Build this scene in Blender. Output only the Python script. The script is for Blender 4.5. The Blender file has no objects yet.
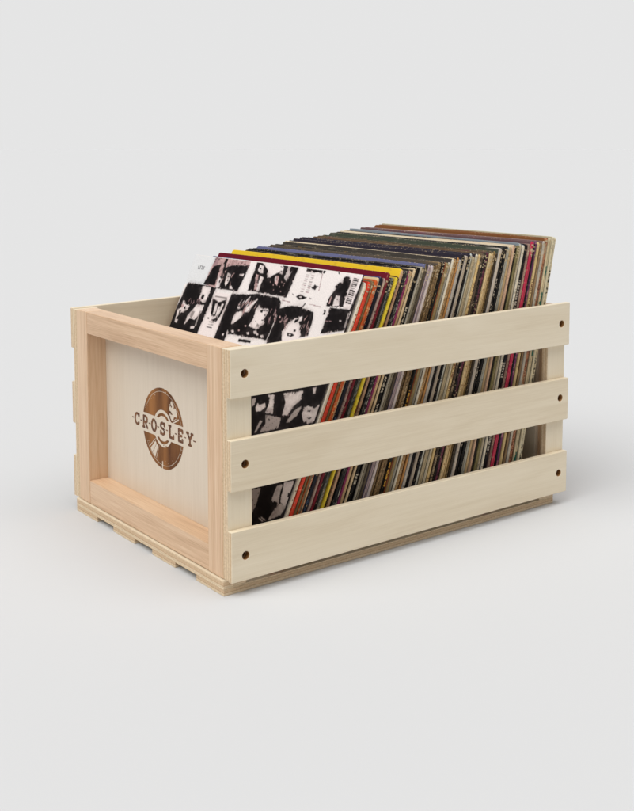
import bpy, bmesh, math, random
import numpy as np
from mathutils import Matrix, Vector

# ------------------------------------------------------------------ camera, world, exposure
S = bpy.context.scene
MM = 0.001
Z0 = 16.4                     # the crate's own zero height above the studio floor (mm)

cam_data = bpy.data.cameras.new('camera')
cam = bpy.data.objects.new('camera', cam_data)
S.collection.objects.link(cam)
cam.location = (-575.208 * MM, -911.785 * MM, (426.649 + Z0) * MM)
cam.rotation_euler = (1.47224, 0.00036, -0.64965)
cam_data.sensor_fit = 'VERTICAL'
cam_data.sensor_height = 36.0
cam_data.sensor_width = 36.0
cam_data.lens = 1119.312 * 36.0 / 811.0
cam_data.shift_y = -0.18247
cam_data.clip_start = 0.01
cam_data.clip_end = 400.0
S.camera = cam

S.view_settings.view_transform = 'Standard'
S.view_settings.look = 'None'
S.view_settings.exposure = 0.0
S.view_settings.gamma = 1.0

HORIZON = 0.785               # radiance of the studio's grey background, behind the crate
DIM = 0.20                    # the darker rest of the studio
BACK = Vector((0.605, 0.796, 0.0)).normalized()
LOBES = [                     # direction, strength, inner and outer half angle in degrees
    (BACK, HORIZON - DIM, 24.0, 52.0),                                      # the lit background
    (Vector((-0.60, -0.05, 0.79)).normalized(), 4.6, 12.0, 31.0),          # big softbox, high at the left
    (Vector((0.10, -0.30, 0.95)).normalized(), 2.6, 12.0, 33.0),           # second one nearly overhead
    (Vector((0.40, -0.75, 0.55)).normalized(), 0.3, 15.0, 45.0),          # weaker fill from the camera side
]
world = bpy.data.worlds.new('World')
S.world = world
world.use_nodes = True
wt = world.node_tree
wt.nodes.clear()
wo = wt.nodes.new('ShaderNodeOutputWorld')
wb = wt.nodes.new('ShaderNodeBackground')
wc = wt.nodes.new('ShaderNodeTexCoord')
wt.links.new(wb.outputs[0], wo.inputs[0])
wb.inputs['Color'].default_value = (1, 1, 1, 1)
total = wt.nodes.new('ShaderNodeValue')
total.outputs[0].default_value = DIM
total = total.outputs[0]
for d, amp, a0, a1 in LOBES:
    dot = wt.nodes.new('ShaderNodeVectorMath'); dot.operation = 'DOT_PRODUCT'
    wt.links.new(wc.outputs['Generated'], dot.inputs[0])
    dot.inputs[1].default_value = d
    mr = wt.nodes.new('ShaderNodeMapRange'); mr.interpolation_type = 'SMOOTHSTEP'
    wt.links.new(dot.outputs['Value'], mr.inputs['Value'])
    mr.inputs['From Min'].default_value = math.cos(math.radians(a1))
    mr.inputs['From Max'].default_value = math.cos(math.radians(a0))
    mr.inputs['To Min'].default_value = 0.0
    mr.inputs['To Max'].default_value = amp
    ad = wt.nodes.new('ShaderNodeMath'); ad.operation = 'ADD'
    wt.links.new(total, ad.inputs[0]); wt.links.new(mr.outputs[0], ad.inputs[1])
    total = ad.outputs[0]
wt.links.new(total, wb.inputs['Strength'])


def floor_irradiance():
    """Cosine-weighted mean radiance the open floor receives from the surround (for its paint's reflectance)."""
    n = 300
    ct = (np.arange(n) + 0.5) / n
    ph = (np.arange(2 * n) + 0.5) / (2 * n) * 2 * math.pi
    u, p = np.meshgrid(ct, ph)
    cz = np.sqrt(u)
    sx = np.sqrt(1 - u)
    dirs = np.stack([sx * np.cos(p), sx * np.sin(p), cz], -1)
    Lr = np.full(u.shape, DIM)
    for d, amp, a0, a1 in LOBES:
        c = dirs @ np.array(d)
        t = np.clip((c - math.cos(math.radians(a1))) / (math.cos(math.radians(a0)) - math.cos(math.radians(a1))), 0, 1)
        Lr = Lr + amp * t * t * (3 - 2 * t)
    return float(Lr.mean())


FLOOR_ALBEDO = HORIZON / floor_irradiance()
print('floor albedo', FLOOR_ALBEDO)

# ------------------------------------------------------------------ helpers
rng = random.Random(7)


def lin(c):
    out = []
    for v in c[:3]:
        v = v / 255.0
        out.append(v / 12.92 if v <= 0.04045 else ((v + 0.055) / 1.055) ** 2.4)
    return tuple(out)


def lin4(c):
    return lin(c) + (1.0,)


def new_mat(name):
    m = bpy.data.materials.new(name)
    m.use_nodes = True
    nt = m.node_tree
    b = nt.nodes['Principled BSDF']
    return m, nt, b


def link_obj(name, bm_or_me, mats, parent=None):
    if isinstance(bm_or_me, bmesh.types.BMesh):
        me = bpy.data.meshes.new(name)
        bm_or_me.to_mesh(me)
        bm_or_me.free()
    else:
        me = bm_or_me
    for m in (mats if isinstance(mats, (list, tuple)) else [mats]):
        me.materials.append(m)
    o = bpy.data.objects.new(name, me)
    S.collection.objects.link(o)
    if parent is not None:
        o.parent = parent
    return o


def tag(o, label=None, cat=None, group=None, kind=None):
    if label: o['label'] = label
    if cat: o['category'] = cat
    if group: o['group'] = group
    if kind: o['kind'] = kind
    return o


# ------------------------------------------------------------------ wood materials
def wood(name, axis, tones, fiber=0.5, blotch=0.6, rings=0.0, rough=0.4):
    """Sawn wood whose grain runs along the given axis (0, 1, 2); tones are dark, mid and light sRGB."""
    m, nt, b = new_mat(name)
    N = nt.nodes.new; Lk = nt.links.new
    tc = N('ShaderNodeTexCoord'); oi = N('ShaderNodeObjectInfo')
    off = N('ShaderNodeVectorMath'); off.operation = 'SCALE'
    off.inputs[0].default_value = (1.7, 2.3, 3.1); Lk(oi.outputs['Random'], off.inputs['Scale'])
    add = N('ShaderNodeVectorMath'); add.operation = 'ADD'
    Lk(tc.outputs['Object'], add.inputs[0]); Lk(off.outputs[0], add.inputs[1])

    def scaled(cross, along):
        mp = N('ShaderNodeVectorMath'); mp.operation = 'MULTIPLY'
        v = [cross] * 3; v[axis] = along
        mp.inputs[1].default_value = v
        Lk(add.outputs[0], mp.inputs[0])
        return mp.outputs[0]

    n1 = N('ShaderNodeTexNoise'); n1.inputs['Scale'].default_value = 1.0; n1.inputs['Detail'].default_value = 5.0
    n1.inputs['Distortion'].default_value = 0.7; Lk(scaled(38.0, 5.0), n1.inputs['Vector'])
    n2 = N('ShaderNodeTexNoise'); n2.inputs['Scale'].default_value = 1.0; n2.inputs['Detail'].default_value = 3.0
    Lk(scaled(1100.0, 26.0), n2.inputs['Vector'])
    n3 = N('ShaderNodeTexNoise'); n3.inputs['Scale'].default_value = 1.0; n3.inputs['Detail'].default_value = 4.0
    n3.inputs['Distortion'].default_value = 0.4; Lk(scaled(240.0, 4.5), n3.inputs['Vector'])
    # weighted mix of the three
    def mul(sock, k):
        x = N('ShaderNodeMath'); x.operation = 'MULTIPLY_ADD'; Lk(sock, x.inputs[0]); x.inputs[1].default_value = k
        x.inputs[2].default_value = -0.5 * k
        return x.outputs[0]
    def plus(a, c):
        x = N('ShaderNodeMath'); x.operation = 'ADD'; Lk(a, x.inputs[0]); Lk(c, x.inputs[1]); return x.outputs[0]
    s = plus(plus(mul(n1.outputs['Fac'], blotch), mul(n2.outputs['Fac'], fiber)), mul(n3.outputs['Fac'], rings + 0.25))
    x = N('ShaderNodeMath'); x.operation = 'ADD'; Lk(s, x.inputs[0]); x.inputs[1].default_value = 0.5
    # each board a touch lighter or darker
    rv = N('ShaderNodeMath'); rv.operation = 'MULTIPLY_ADD'; Lk(oi.outputs['Random'], rv.inputs[0])
    rv.inputs[1].default_value = 0.16; rv.inputs[2].default_value = -0.08
    s2 = plus(x.outputs[0], rv.outputs[0])
    cr = N('ShaderNodeValToRGB'); Lk(s2, cr.inputs[0])
    cr.color_ramp.elements[0].position = 0.18; cr.color_ramp.elements[0].color = lin4(tones[0])
    cr.color_ramp.elements[1].position = 0.82; cr.color_ramp.elements[1].color = lin4(tones[2])
    e = cr.color_ramp.elements.new(0.5); e.color = lin4(tones[1])
    Lk(cr.outputs[0], b.inputs['Base Color'])
    b.inputs['Roughness'].default_value = rough
    b.inputs['Specular IOR Level'].default_value = 0.55
    bp = N('ShaderNodeBump'); bp.inputs['Strength'].default_value = 0.12; bp.inputs['Distance'].default_value = 0.0004
    Lk(n2.outputs['Fac'], bp.inputs['Height']); Lk(bp.outputs[0], b.inputs['Normal'])
    return m


def plywood_edge(name, axis, period, tones):
    """Cut edge of plywood: layers stacked along the given axis."""
    m, nt, b = new_mat(name)
    N = nt.nodes.new; Lk = nt.links.new
    tc = N('ShaderNodeTexCoord')
    sp = N('ShaderNodeSeparateXYZ'); Lk(tc.outputs['Object'], sp.inputs[0])
    nz = N('ShaderNodeTexNoise'); nz.inputs['Scale'].default_value = 60.0; nz.inputs['Detail'].default_value = 3.0
    Lk(tc.outputs['Object'], nz.inputs['Vector'])
    wob = N('ShaderNodeMath'); wob.operation = 'MULTIPLY_ADD'; Lk(nz.outputs['Fac'], wob.inputs[0])
    wob.inputs[1].default_value = 0.0009; Lk(sp.outputs[axis], wob.inputs[2])
    dv = N('ShaderNodeMath'); dv.operation = 'DIVIDE'; Lk(wob.outputs[0], dv.inputs[0]); dv.inputs[1].default_value = period
    fr = N('ShaderNodeMath'); fr.operation = 'FRACT'; Lk(dv.outputs[0], fr.inputs[0])
    cr = N('ShaderNodeValToRGB'); Lk(fr.outputs[0], cr.inputs[0])
    el = cr.color_ramp.elements
    el[0].position = 0.0; el[0].color = lin4(tones[1])
    el[1].position = 1.0; el[1].color = lin4(tones[1])
    for p, c in ((0.10, tones[2]), (0.46, tones[2]), (0.52, tones[0]), (0.60, tones[1]), (0.93, tones[1])):
        q = el.new(p); q.color = lin4(c)
    n2 = N('ShaderNodeTexNoise'); n2.inputs['Scale'].default_value = 420.0; n2.inputs['Detail'].default_value = 3.0
    Lk(tc.outputs['Object'], n2.inputs['Vector'])
    mx = N('ShaderNodeMix'); mx.data_type = 'RGBA'; mx.blend_type = 'MULTIPLY'; mx.inputs[0].default_value = 0.5
    cr2 = N('ShaderNodeValToRGB'); Lk(n2.outputs['Fac'], cr2.inputs[0])
    cr2.color_ramp.elements[0].position = 0.3; cr2.color_ramp.elements[0].color = (0.62, 0.56, 0.5, 1)
    cr2.color_ramp.elements[1].position = 0.65; cr2.color_ramp.elements[1].color = (1, 1, 1, 1)
    Lk(cr.outputs[0], mx.inputs[6]); Lk(cr2.outputs[0], mx.inputs[7])
    Lk(mx.outputs[2], b.inputs['Base Color'])
    b.inputs['Roughness'].default_value = 0.7
    b.inputs['Specular IOR Level'].default_value = 0.2
    return m


PALE = ((210, 191, 160), (226, 211, 184), (236, 223, 199))
PANEL = ((203, 187, 166), (218, 203, 183), (227, 214, 196))
PINE = ((186, 148, 112), (216, 181, 146), (231, 203, 172))
PLY = ((188, 152, 116), (217, 190, 156), (229, 208, 177))
slat_wood = wood('pale_poplar_along_slats', 0, PALE, fiber=0.3, blotch=0.62)
post_wood = wood('pale_poplar_upright', 2, PALE, fiber=0.35, blotch=0.3)
panel_wood = wood('pale_ply_face_upright', 2, PANEL, fiber=0.35, blotch=0.3)
pine_rail = wood('pink_pine_across', 1, PINE, fiber=0.65, blotch=0.4, rings=0.38)
pine_stile = wood('pink_pine_upright', 2, PINE, fiber=0.65, blotch=0.4, rings=0.38)
base_wood = wood('base_ply_face', 0, PALE, fiber=0.4, blotch=0.5)
drilled = wood('drilled_wood', 1, ((104, 68, 38), (150, 106, 62), (180, 136, 86)))
edge_y = plywood_edge('ply_edge_layers_across', 1, 0.0042, PLY)
edge_z = plywood_edge('ply_edge_layers_stacked', 2, 0.0072, PLY)

# ------------------------------------------------------------------ studio floor
m, nt, b = new_mat('matte_grey_floor_paper')
b.inputs['Base Color'].default_value = (FLOOR_ALBEDO,) * 3 + (1,)
b.inputs['Roughness'].default_value = 1.0
b.inputs['Specular IOR Level'].default_value = 0.0
bm = bmesh.new()
bmesh.ops.create_circle(bm, cap_ends=True, segments=96, radius=180.0)
tag(link_obj('floor', bm, m), 'seamless pale grey studio floor under the crate', 'floor', kind='structure')

# ------------------------------------------------------------------ the crate
W, L, H = 324.0, 495.0, 232.5        # frame width, length, height (mm)
TB, TS = 9.1, 7.2                    # corner post and slat thickness
crate = bpy.data.objects.new('record_crate', None)
S.collection.objects.link(crate)
crate.location = (0, 0, 0)
tag(crate, 'pale wooden slatted crate with framed end panel, full of vinyl records', 'crate')


def bevel_sharp(bm, w):
    es = [e for e in bm.edges if len(e.link_faces) == 2 and e.calc_face_angle(0) > 0.9]
    bmesh.ops.bevel(bm, geom=es, offset=w, offset_type='OFFSET', segments=2, profile=0.5, affect='EDGES', clamp_overlap=True)


def bx(x0, x1, y0, y1, z0, z1, bev=0.8):
    bm = bmesh.new()
    vs = [bm.verts.new((x * MM, y * MM, (z + Z0) * MM)) for x in (x0, x1) for y in (y0, y1) for z in (z0, z1)]
    for f in ((0, 1, 3, 2), (4, 6, 7, 5), (0, 4, 5, 1), (2, 3, 7, 6), (0, 2, 6, 4), (1, 5, 7, 3)):
        bm.faces.new([vs[i] for i in f])
    bmesh.ops.recalc_face_normals(bm, faces=bm.faces)
    if bev:
        bevel_sharp(bm, bev * MM)
    return bm


def edge_faces(bm, axis):
    """Give the faces that look along the axis the second material (the cut ply edge)."""
    bm.normal_update()
    for f in bm.faces:
        if abs(f.normal[axis]) > 0.8:
            f.material_index = 1
    return bm


# end assemblies: two stiles, two rails and a thin panel each
FW, FT, FB, FD = 27.2, 26.0, 28.2, 25.0


def end_assembly(near):
    def X(a, c):
        return (a, c) if near else (L - c, L - a)
    x0, x1 = X(0.0, FD)
    p0, p1 = X(FD - 0.4, FD + 5.6)
    panel = link_obj('end_panel', bx(p0, p1, 9, W - 9, 6, H - 6, 0), panel_wood, crate)
    for y0 in (0.0, W - FW):
        link_obj('stile', bx(x0, x1, y0, y0 + FW, 0.0, H, 0.7), pine_stile, crate)
    x0, x1 = X(0.25, FD - 0.15)
    link_obj('top_rail', bx(x0, x1, FW + 0.05, W - FW - 0.05, H - FT, H - 0.25, 0.7), pine_rail, crate)
    link_obj('bottom_rail', bx(x0, x1, FW + 0.05, W - FW - 0.05, 0.2, FB, 0.7), pine_rail, crate)
    return panel


end_panel = end_assembly(True)
end_assembly(False)

def slat_bm(y_in, y_out, zb, zt, rise_b, rise_t, holes, xa=0.0, xe=L, bev=0.7):
    """A slat with its drilled screw holes; the top one climbs a little towards the far end."""
    bm = bmesh.new()
    def v(x, z):
        return bm.verts.new((x * MM, y_out * MM, (z + Z0) * MM))
    loops = []
    outer = [v(xa, zb), v(xe, zb + rise_b), v(xe, zt + rise_t), v(xa, zt)]
    loops.append(outer)
    for hx, hz in holes:
        loops.append([v(hx + 4.1 * math.cos(a), hz + 4.1 * math.sin(a)) for a in [2 * math.pi * k / 28 for k in range(28)]])
    edges = []
    for lp in loops:
        for i in range(len(lp)):
            edges.append(bm.edges.new((lp[i], lp[(i + 1) % len(lp)])))
    bmesh.ops.triangle_fill(bm, use_beauty=True, use_dissolve=False, edges=edges)
    ret = bmesh.ops.extrude_face_region(bm, geom=list(bm.faces))
    for g in ret['geom']:
        if isinstance(g, bmesh.types.BMVert):
            g.co.y = y_in * MM
    bmesh.ops.recalc_face_normals(bm, faces=bm.faces)
    bevel_sharp(bm, bev * MM)
    bm.normal_update()
    for f in bm.faces:                       # only the two cut ends show the plies
        if abs(f.normal.x) > 0.8 and f.calc_area() > 50 * MM * MM:
            f.material_index = 1
    for f in bm.faces:                       # the bored walls of the holes, browned by the drill
        c = f.calc_center_median()
        if abs(f.normal.y) < 0.5 and any(math.hypot(c.x / MM - hx, c.z / MM - Z0 - hz) < 4.5 for hx, hz in holes):
            f.material_index = 2
    return bm


# the slats, and the corner posts that carry them, drilled through together for the screws
PW = 29.0
SL = [(183.9, H, 0.8, 4.4, 207.5, 211.5), (91.2, 142.6, 0.0, 0.4, 117.4, 119.5), (-0.4, 51.2, 0.0, 0.0, 25.1, 25.1)]
for near, yi, yo in ((True, -0.15, -TB), (False, W + 0.15, W + TB)):
    for col_, x0, x1, hx in ((4, 0.2, PW, 16.6), (5, L - PW - 2.0, L - 0.2, 480.4)):
        link_obj('corner_post', slat_bm(yi, yo, 0.3, H - 0.6, 0, 0, [(hx, s[col_]) for s in SL], x0, x1, 0.4), [post_wood, edge_y, drilled], crate)
    s = -1 if near else 1
    for zb, zt, rb, rt, h0, h1 in SL:
        extra = 0.0 if near or zt < 200 else 2.5
        link_obj('slat', slat_bm(yo + s * 0.1, yo + s * TS, zb, zt + extra * 0.2, rb, rt + extra, [(16.6, h0), (480.4, h1)]),
                 [slat_wood, edge_y, drilled], crate)

# base: a board on four runners, held off the frame by a block under each end
BX0, BX1, BY0, BY1 = -2.4, 485.0, -4.4, W + 5.2
link_obj('base_board', edge_faces(edge_faces(bx(BX0, BX1, BY0, BY1, -10.1, -8.5, 0.3), 0), 1), [base_wood, edge_z], crate)
for y0, y1 in ((BY0 - 0.2, 48.0), (91.0, 141.0), (181.0, 233.0), (274.0, BY1 + 0.2)):
    link_obj('base_runner', edge_faces(edge_faces(bx(BX0 + 0.3, BX1 - 0.3, y0, y1, -16.35, -10.2, 0.5), 0), 1), [base_wood, edge_z], crate)
for x0, x1 in ((BX0 + 0.1, 25.0), (BX1 - 26.0, BX1 - 0.1)):
    link_obj('base_block', edge_faces(edge_faces(bx(x0, x1, BY0 + 0.1, BY1 - 0.1, -8.4, -0.6, 0.4), 0), 1), [base_wood, edge_z], crate)

# ------------------------------------------------------------------ the burned emblem on the end panel
m, nt, b = new_mat('burned_brown_mark')
tc = nt.nodes.new('ShaderNodeTexCoord')
mp = nt.nodes.new('ShaderNodeVectorMath'); mp.operation = 'MULTIPLY'; mp.inputs[1].default_value = (46, 46, 7)
nt.links.new(tc.outputs['Object'], mp.inputs[0])
nz = nt.nodes.new('ShaderNodeTexNoise'); nz.inputs['Scale'].default_value = 1.0; nz.inputs['Detail'].default_value = 5
nt.links.new(mp.outputs[0], nz.inputs['Vector'])
cr = nt.nodes.new('ShaderNodeValToRGB'); nt.links.new(nz.outputs['Fac'], cr.inputs[0])
cr.color_ramp.elements[0].position = 0.36; cr.color_ramp.elements[0].color = lin4((88, 53, 32))
cr.color_ramp.elements[1].position = 0.68; cr.color_ramp.elements[1].color = lin4((160, 108, 62))
nt.links.new(cr.outputs[0], b.inputs['Base Color'])
b.inputs['Roughness'].default_value = 0.7
b.inputs['Specular IOR Level'].default_value = 0.2

EY, EZ, ER = 160.6, 115.6, 45.6      # disc centre (across, up) and radius
EX = FD - 0.4 - 0.12                 # a hair in front of the panel face
NR = random.Random(3)
step = 0.42
ga = np.arange(-48, 48, step)        # a: to the viewer's right (towards -y), c: up
A, Cc = np.meshgrid(ga + step / 2, ga + step / 2)
R = np.hypot(A, Cc)
PHI = np.degrees(np.arctan2(Cc, A))
ink = R < ER
ink &= ~((R > 41.3) & (R < 41.9) & (PHI > -150) & (PHI < 150))
ink &= ~(R < 21.0)
ring = (R > 14.2) & (R < 17.4) & ~((PHI > 150) | (PHI < -165))
ink |= ring
for bx0, bz0, br in ((-4, 8, 1.2), (-7, 4, .9), (-2, 4.5, .8), (5, -8, .7), (-6, -6.5, .8), (7, -19.2, 1.3), (1.5, -18.6, .7)):
    ink |= np.hypot(A - bx0, Cc - bz0) < br
# light streaks low on the left, like a glint across grooves
def wedge(p0, p1, r0, r1):
    return (PHI > p0) & (PHI < p1) & (R > r0) & (R < r1)
ink &= ~(wedge(-141, -139, 22, 41) | wedge(-136, -117, 24.5, 40.5) | wedge(-114, -112.6, 22, 40))
ink |= wedge(-127.5, -126.7, 24.5, 39)
ink &= ~wedge(-94, -91, 37, 46)
# arm and splashes high on the right
ink &= ~(wedge(24, 27, 25, 39) | wedge(29, 30.5, 25, 34))
for k in range(46):
    ang = math.radians(NR.uniform(34, 62)); rr = NR.uniform(25, 38)
    if math.degrees(ang) > 50 and rr < 30:
        continue
    r0 = NR.uniform(0.6, 2.4)
    ink &= ~(np.hypot((A - rr * math.cos(ang)), (Cc - rr * math.sin(ang)) * 0.8) < r0)
for k in range(26):
    ang = math.radians(NR.uniform(0, 360)); rr = NR.uniform(36, 45)
    ink &= ~(np.hypot(A - rr * math.cos(ang), Cc - rr * math.sin(ang)) < NR.uniform(0.2, 0.6))
BAND = 11.0                          # cleared band for the lettering
ink &= np.abs(Cc) > BAND
bm = bmesh.new()
vmap = {}
def gv(i, j):
    k = (i, j)
    if k not in vmap:
        vmap[k] = bm.verts.new((EX * MM, (EY - (ga[0] + i * step)) * MM, (EZ + ga[0] + j * step + Z0) * MM))
    return vmap[k]
for j, i in zip(*np.nonzero(ink)):
    bm.faces.new((gv(i, j), gv(i, j + 1), gv(i + 1, j + 1), gv(i + 1, j)))
emblem = link_obj('burned_record_emblem', bm, m, end_panel)
emblem['label'] = 'brown record disc burned into the panel'
# the seven bold letters and the thin line struck through them, drawn as strokes on the same fine grid
def arc(cx, cy, rx, ry, a0, a1, n=18):
    return [(cx + rx * math.cos(math.radians(a0 + (a1 - a0) * k / n)), cy + ry * math.sin(math.radians(a0 + (a1 - a0) * k / n))) for k in range(n + 1)]
GLYPHS = {                            # strokes in a box 10 wide, 15 tall, centred on the origin
    'C': [arc(0, 0, 4.4, 6.2, 40, 318), [(3.4, 3.4), (3.9, 6.0)]],
    'R': [[(-3.6, -6.3), (-3.6, 6.3)], [(-3.6, 6.3), (0.4, 6.3)] + arc(0.4, 3.1, 3.2, 3.2, 90, -90) + [(-3.6, -0.1)], [(-0.4, -0.2), (3.9, -6.3)], [(-5.2, -6.3), (-2.2, -6.3)]],
    'O': [arc(0, 0, 4.2, 6.2, 0, 360, 36)],
    'S': [arc(0, 3.15, 3.7, 3.1, 20, 270), arc(0, -3.15, 3.7, 3.1, 90, -160), [(3.5, 3.6), (3.7, 6.2)], [(-3.5, -3.6), (-3.7, -6.2)]],
    'L': [[(-3.2, 6.3), (-3.2, -6.3)], [(-3.2, -6.3), (3.7, -6.3)], [(3.7, -6.3), (3.9, -3.6)], [(-4.8, 6.3), (-1.6, 6.3)]],
    'E': [[(-3.4, 6.3), (-3.4, -6.3)], [(-3.4, -6.3), (3.6, -6.3)], [(-3.4, 6.3), (3.6, 6.3)], [(-3.4, 0.1), (2.0, 0.1)], [(3.6, 6.3), (3.7, 4.0)], [(3.6, -6.3), (3.7, -4.0)]],
    'Y': [[(-4.2, 6.3), (0, -0.4)], [(4.2, 6.3), (0, -0.4)], [(0, -0.4), (0, -6.3)], [(-5.4, 6.3), (-2.8, 6.3)], [(2.8, 6.3), (5.4, 6.3)], [(-1.8, -6.3), (1.8, -6.3)]],
}
ls = 0.3
la = np.arange(-74, 74, ls); lc = np.arange(-9.6, 9.6, ls)
LA, LC = np.meshgrid(la + ls / 2, lc + ls / 2)
mark = np.zeros(LA.shape, bool)
for k, ch in enumerate('CROSLEY'):
    ac = -59.5 + k * 19.6
    near_ = np.abs(LA - ac) < 9.5
    GX = (LA - ac) / 1.12
    for st_ in GLYPHS[ch]:
        for (xa, za), (xb_, zb_) in zip(st_[:-1], st_[1:]):
            dx_, dz_ = xb_ - xa, zb_ - za
            tt = np.clip(((GX - xa) * dx_ + (LC - za) * dz_) / max(dx_ * dx_ + dz_ * dz_, 1e-9), 0, 1)
            dist = np.hypot((GX - xa - tt * dx_), (LC - za - tt * dz_) * 1.05)
            mark |= near_ & (dist < 1.55)
    for s0, s1 in ((ac - 12.0, ac - 7.8),) + (((ac + 7.0, ac + 12.5),) if k == 6 else ()):
        mark |= (LA > s0) & (LA < s1) & (np.abs(LC) < 0.55)
for k in range(60):                   # tiny flaws of the burn
    xq, zq = NR.uniform(-66, 66), NR.uniform(-7.5, 7.5)
    mark &= ~(np.hypot(LA - xq, LC - zq) < NR.uniform(0.2, 0.55))
letter_bm = bmesh.new()
vm2 = {}
def gv2(i, j):
    if (i, j) not in vm2:
        vm2[(i, j)] = letter_bm.verts.new(((EX - 0.05) * MM, (EY - (la[0] + i * ls)) * MM, (EZ + lc[0] + j * ls + Z0) * MM))
    return vm2[(i, j)]
for j, i in zip(*np.nonzero(mark)):
    letter_bm.faces.new((gv2(i, j), gv2(i, j + 1), gv2(i + 1, j + 1), gv2(i + 1, j)))
dm, dnt, db = new_mat('burned_dark_lettering')
db.inputs['Base Color'].default_value = lin4((84, 50, 34)); db.inputs['Roughness'].default_value = 0.75
dtc = dnt.nodes.new('ShaderNodeTexCoord'); dn = dnt.nodes.new('ShaderNodeTexNoise'); dn.inputs['Scale'].default_value = 140.0
dr = dnt.nodes.new('ShaderNodeValToRGB'); dnt.links.new(dtc.outputs['Object'], dn.inputs['Vector']); dnt.links.new(dn.outputs['Fac'], dr.inputs[0])
dr.color_ramp.elements[0].position = 0.35; dr.color_ramp.elements[0].color = lin4((86, 52, 34))
dr.color_ramp.elements[1].position = 0.7; dr.color_ramp.elements[1].color = lin4((136, 90, 56))
dnt.links.new(dr.outputs[0], db.inputs['Base Color'])
link_obj('burned_lettering', letter_bm, dm, end_panel)

# ------------------------------------------------------------------ record sleeves
def color_attr(me, name, cols):
    a = me.color_attributes.new(name, 'FLOAT_COLOR', 'POINT')
    a.data.foreach_set('color', np.asarray(cols, dtype=np.float32).ravel())


def card_material():
    """Printed cardboard: the tint of the cover, ink worked into it, board showing where edges are rubbed."""
    m, nt, b = new_mat('printed_card')
    N = nt.nodes.new; Lk = nt.links.new
    def attr(n):
        a = N('ShaderNodeAttribute'); a.attribute_name = n; return a
    tint, ink_, wear = attr('tint'), attr('ink'), attr('wear')
    tc = N('ShaderNodeTexCoord'); oi = N('ShaderNodeObjectInfo')
    sc = N('ShaderNodeVectorMath'); sc.operation = 'MULTIPLY_ADD'
    sc.inputs[1].default_value = (150, 55, 150)
    cmb = N('ShaderNodeCombineXYZ')
    k = N('ShaderNodeMath'); k.operation = 'MULTIPLY'; k.inputs[1].default_value = 90.0; Lk(oi.outputs['Random'], k.inputs[0])
    for i in range(3): Lk(k.outputs[0], cmb.inputs[i])
    Lk(tc.outputs['Object'], sc.inputs[0]); Lk(cmb.outputs[0], sc.inputs[2])
    n1 = N('ShaderNodeTexNoise'); n1.inputs['Scale'].default_value = 1.0; n1.inputs['Detail'].default_value = 6.0
    n1.inputs['Roughness'].default_value = 0.65
    Lk(sc.outputs[0], n1.inputs['Vector'])
    r1 = N('ShaderNodeMapRange'); Lk(n1.outputs['Fac'], r1.inputs['Value'])
    r1.inputs['From Min'].default_value = 0.56; r1.inputs['From Max'].default_value = 0.64
    am = N('ShaderNodeMath'); am.operation = 'MULTIPLY'; Lk(r1.outputs[0], am.inputs[0]); Lk(wear.outputs['Alpha'], am.inputs[1])
    mx = N('ShaderNodeMix'); mx.data_type = 'RGBA'
    Lk(am.outputs[0], mx.inputs[0]); Lk(tint.outputs['Color'], mx.inputs[6]); Lk(ink_.outputs['Color'], mx.inputs[7])
    n2 = N('ShaderNodeTexNoise'); n2.inputs['Scale'].default_value = 330.0; n2.inputs['Detail'].default_value = 4.0
    Lk(tc.outputs['Object'], n2.inputs['Vector'])
    sp = N('ShaderNodeSeparateColor'); Lk(wear.outputs['Color'], sp.inputs[0])
    th = N('ShaderNodeMath'); th.operation = 'MULTIPLY_ADD'; Lk(sp.outputs[0], th.inputs[0]); th.inputs[1].default_value = 0.5; th.inputs[2].default_value = -0.36
    ad = N('ShaderNodeMath'); ad.operation = 'ADD'; Lk(th.outputs[0], ad.inputs[0]); Lk(n2.outputs['Fac'], ad.inputs[1])
    r2 = N('ShaderNodeMapRange'); Lk(ad.outputs[0], r2.inputs['Value'])
    r2.inputs['From Min'].default_value = 0.65; r2.inputs['From Max'].default_value = 0.78; r2.inputs['To Max'].default_value = 0.6
    mx2 = N('ShaderNodeMix'); mx2.data_type = 'RGBA'
    Lk(r2.outputs[0], mx2.inputs[0]); Lk(mx.outputs[2], mx2.inputs[6]); mx2.inputs[7].default_value = lin4((196, 172, 138))
    Lk(mx2.outputs[2], b.inputs['Base Color'])
    b.inputs['Roughness'].default_value = 0.55
    b.inputs['Specular IOR Level'].default_value = 0.15
    return m


def print_material(name, rough=0.45, spec=0.3):
    m, nt, b = new_mat(name)
    a = nt.nodes.new('ShaderNodeAttribute'); a.attribute_name = 'print'
    tc = nt.nodes.new('ShaderNodeTexCoord')
    n = nt.nodes.new('ShaderNodeTexNoise'); n.inputs['Scale'].default_value = 700.0; n.inputs['Detail'].default_value = 3.0
    nt.links.new(tc.outputs['Object'], n.inputs['Vector'])
    r = nt.nodes.new('ShaderNodeMapRange'); nt.links.new(n.outputs['Fac'], r.inputs['Value'])
    r.inputs['From Min'].default_value = 0.3; r.inputs['From Max'].default_value = 0.7
    r.inputs['To Min'].default_value = 0.9; r.inputs['To Max'].default_value = 1.05
    mx = nt.nodes.new('ShaderNodeVectorMath'); mx.operation = 'SCALE'
    nt.links.new(a.outputs['Color'], mx.inputs[0]); nt.links.new(r.outputs[0], mx.inputs['Scale'])
    nt.links.new(mx.outputs[0], b.inputs['Base Color'])
    b.inputs['Roughness'].default_value = rough
    b.inputs['Specular IOR Level'].default_value = spec
    return m


card = card_material()
spine_print = print_material('printed_spine', 0.5, 0.15)
cover_print = print_material('printed_cover_art', 0.6, 0.08)
SW = 314.0                            # sleeve width


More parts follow.
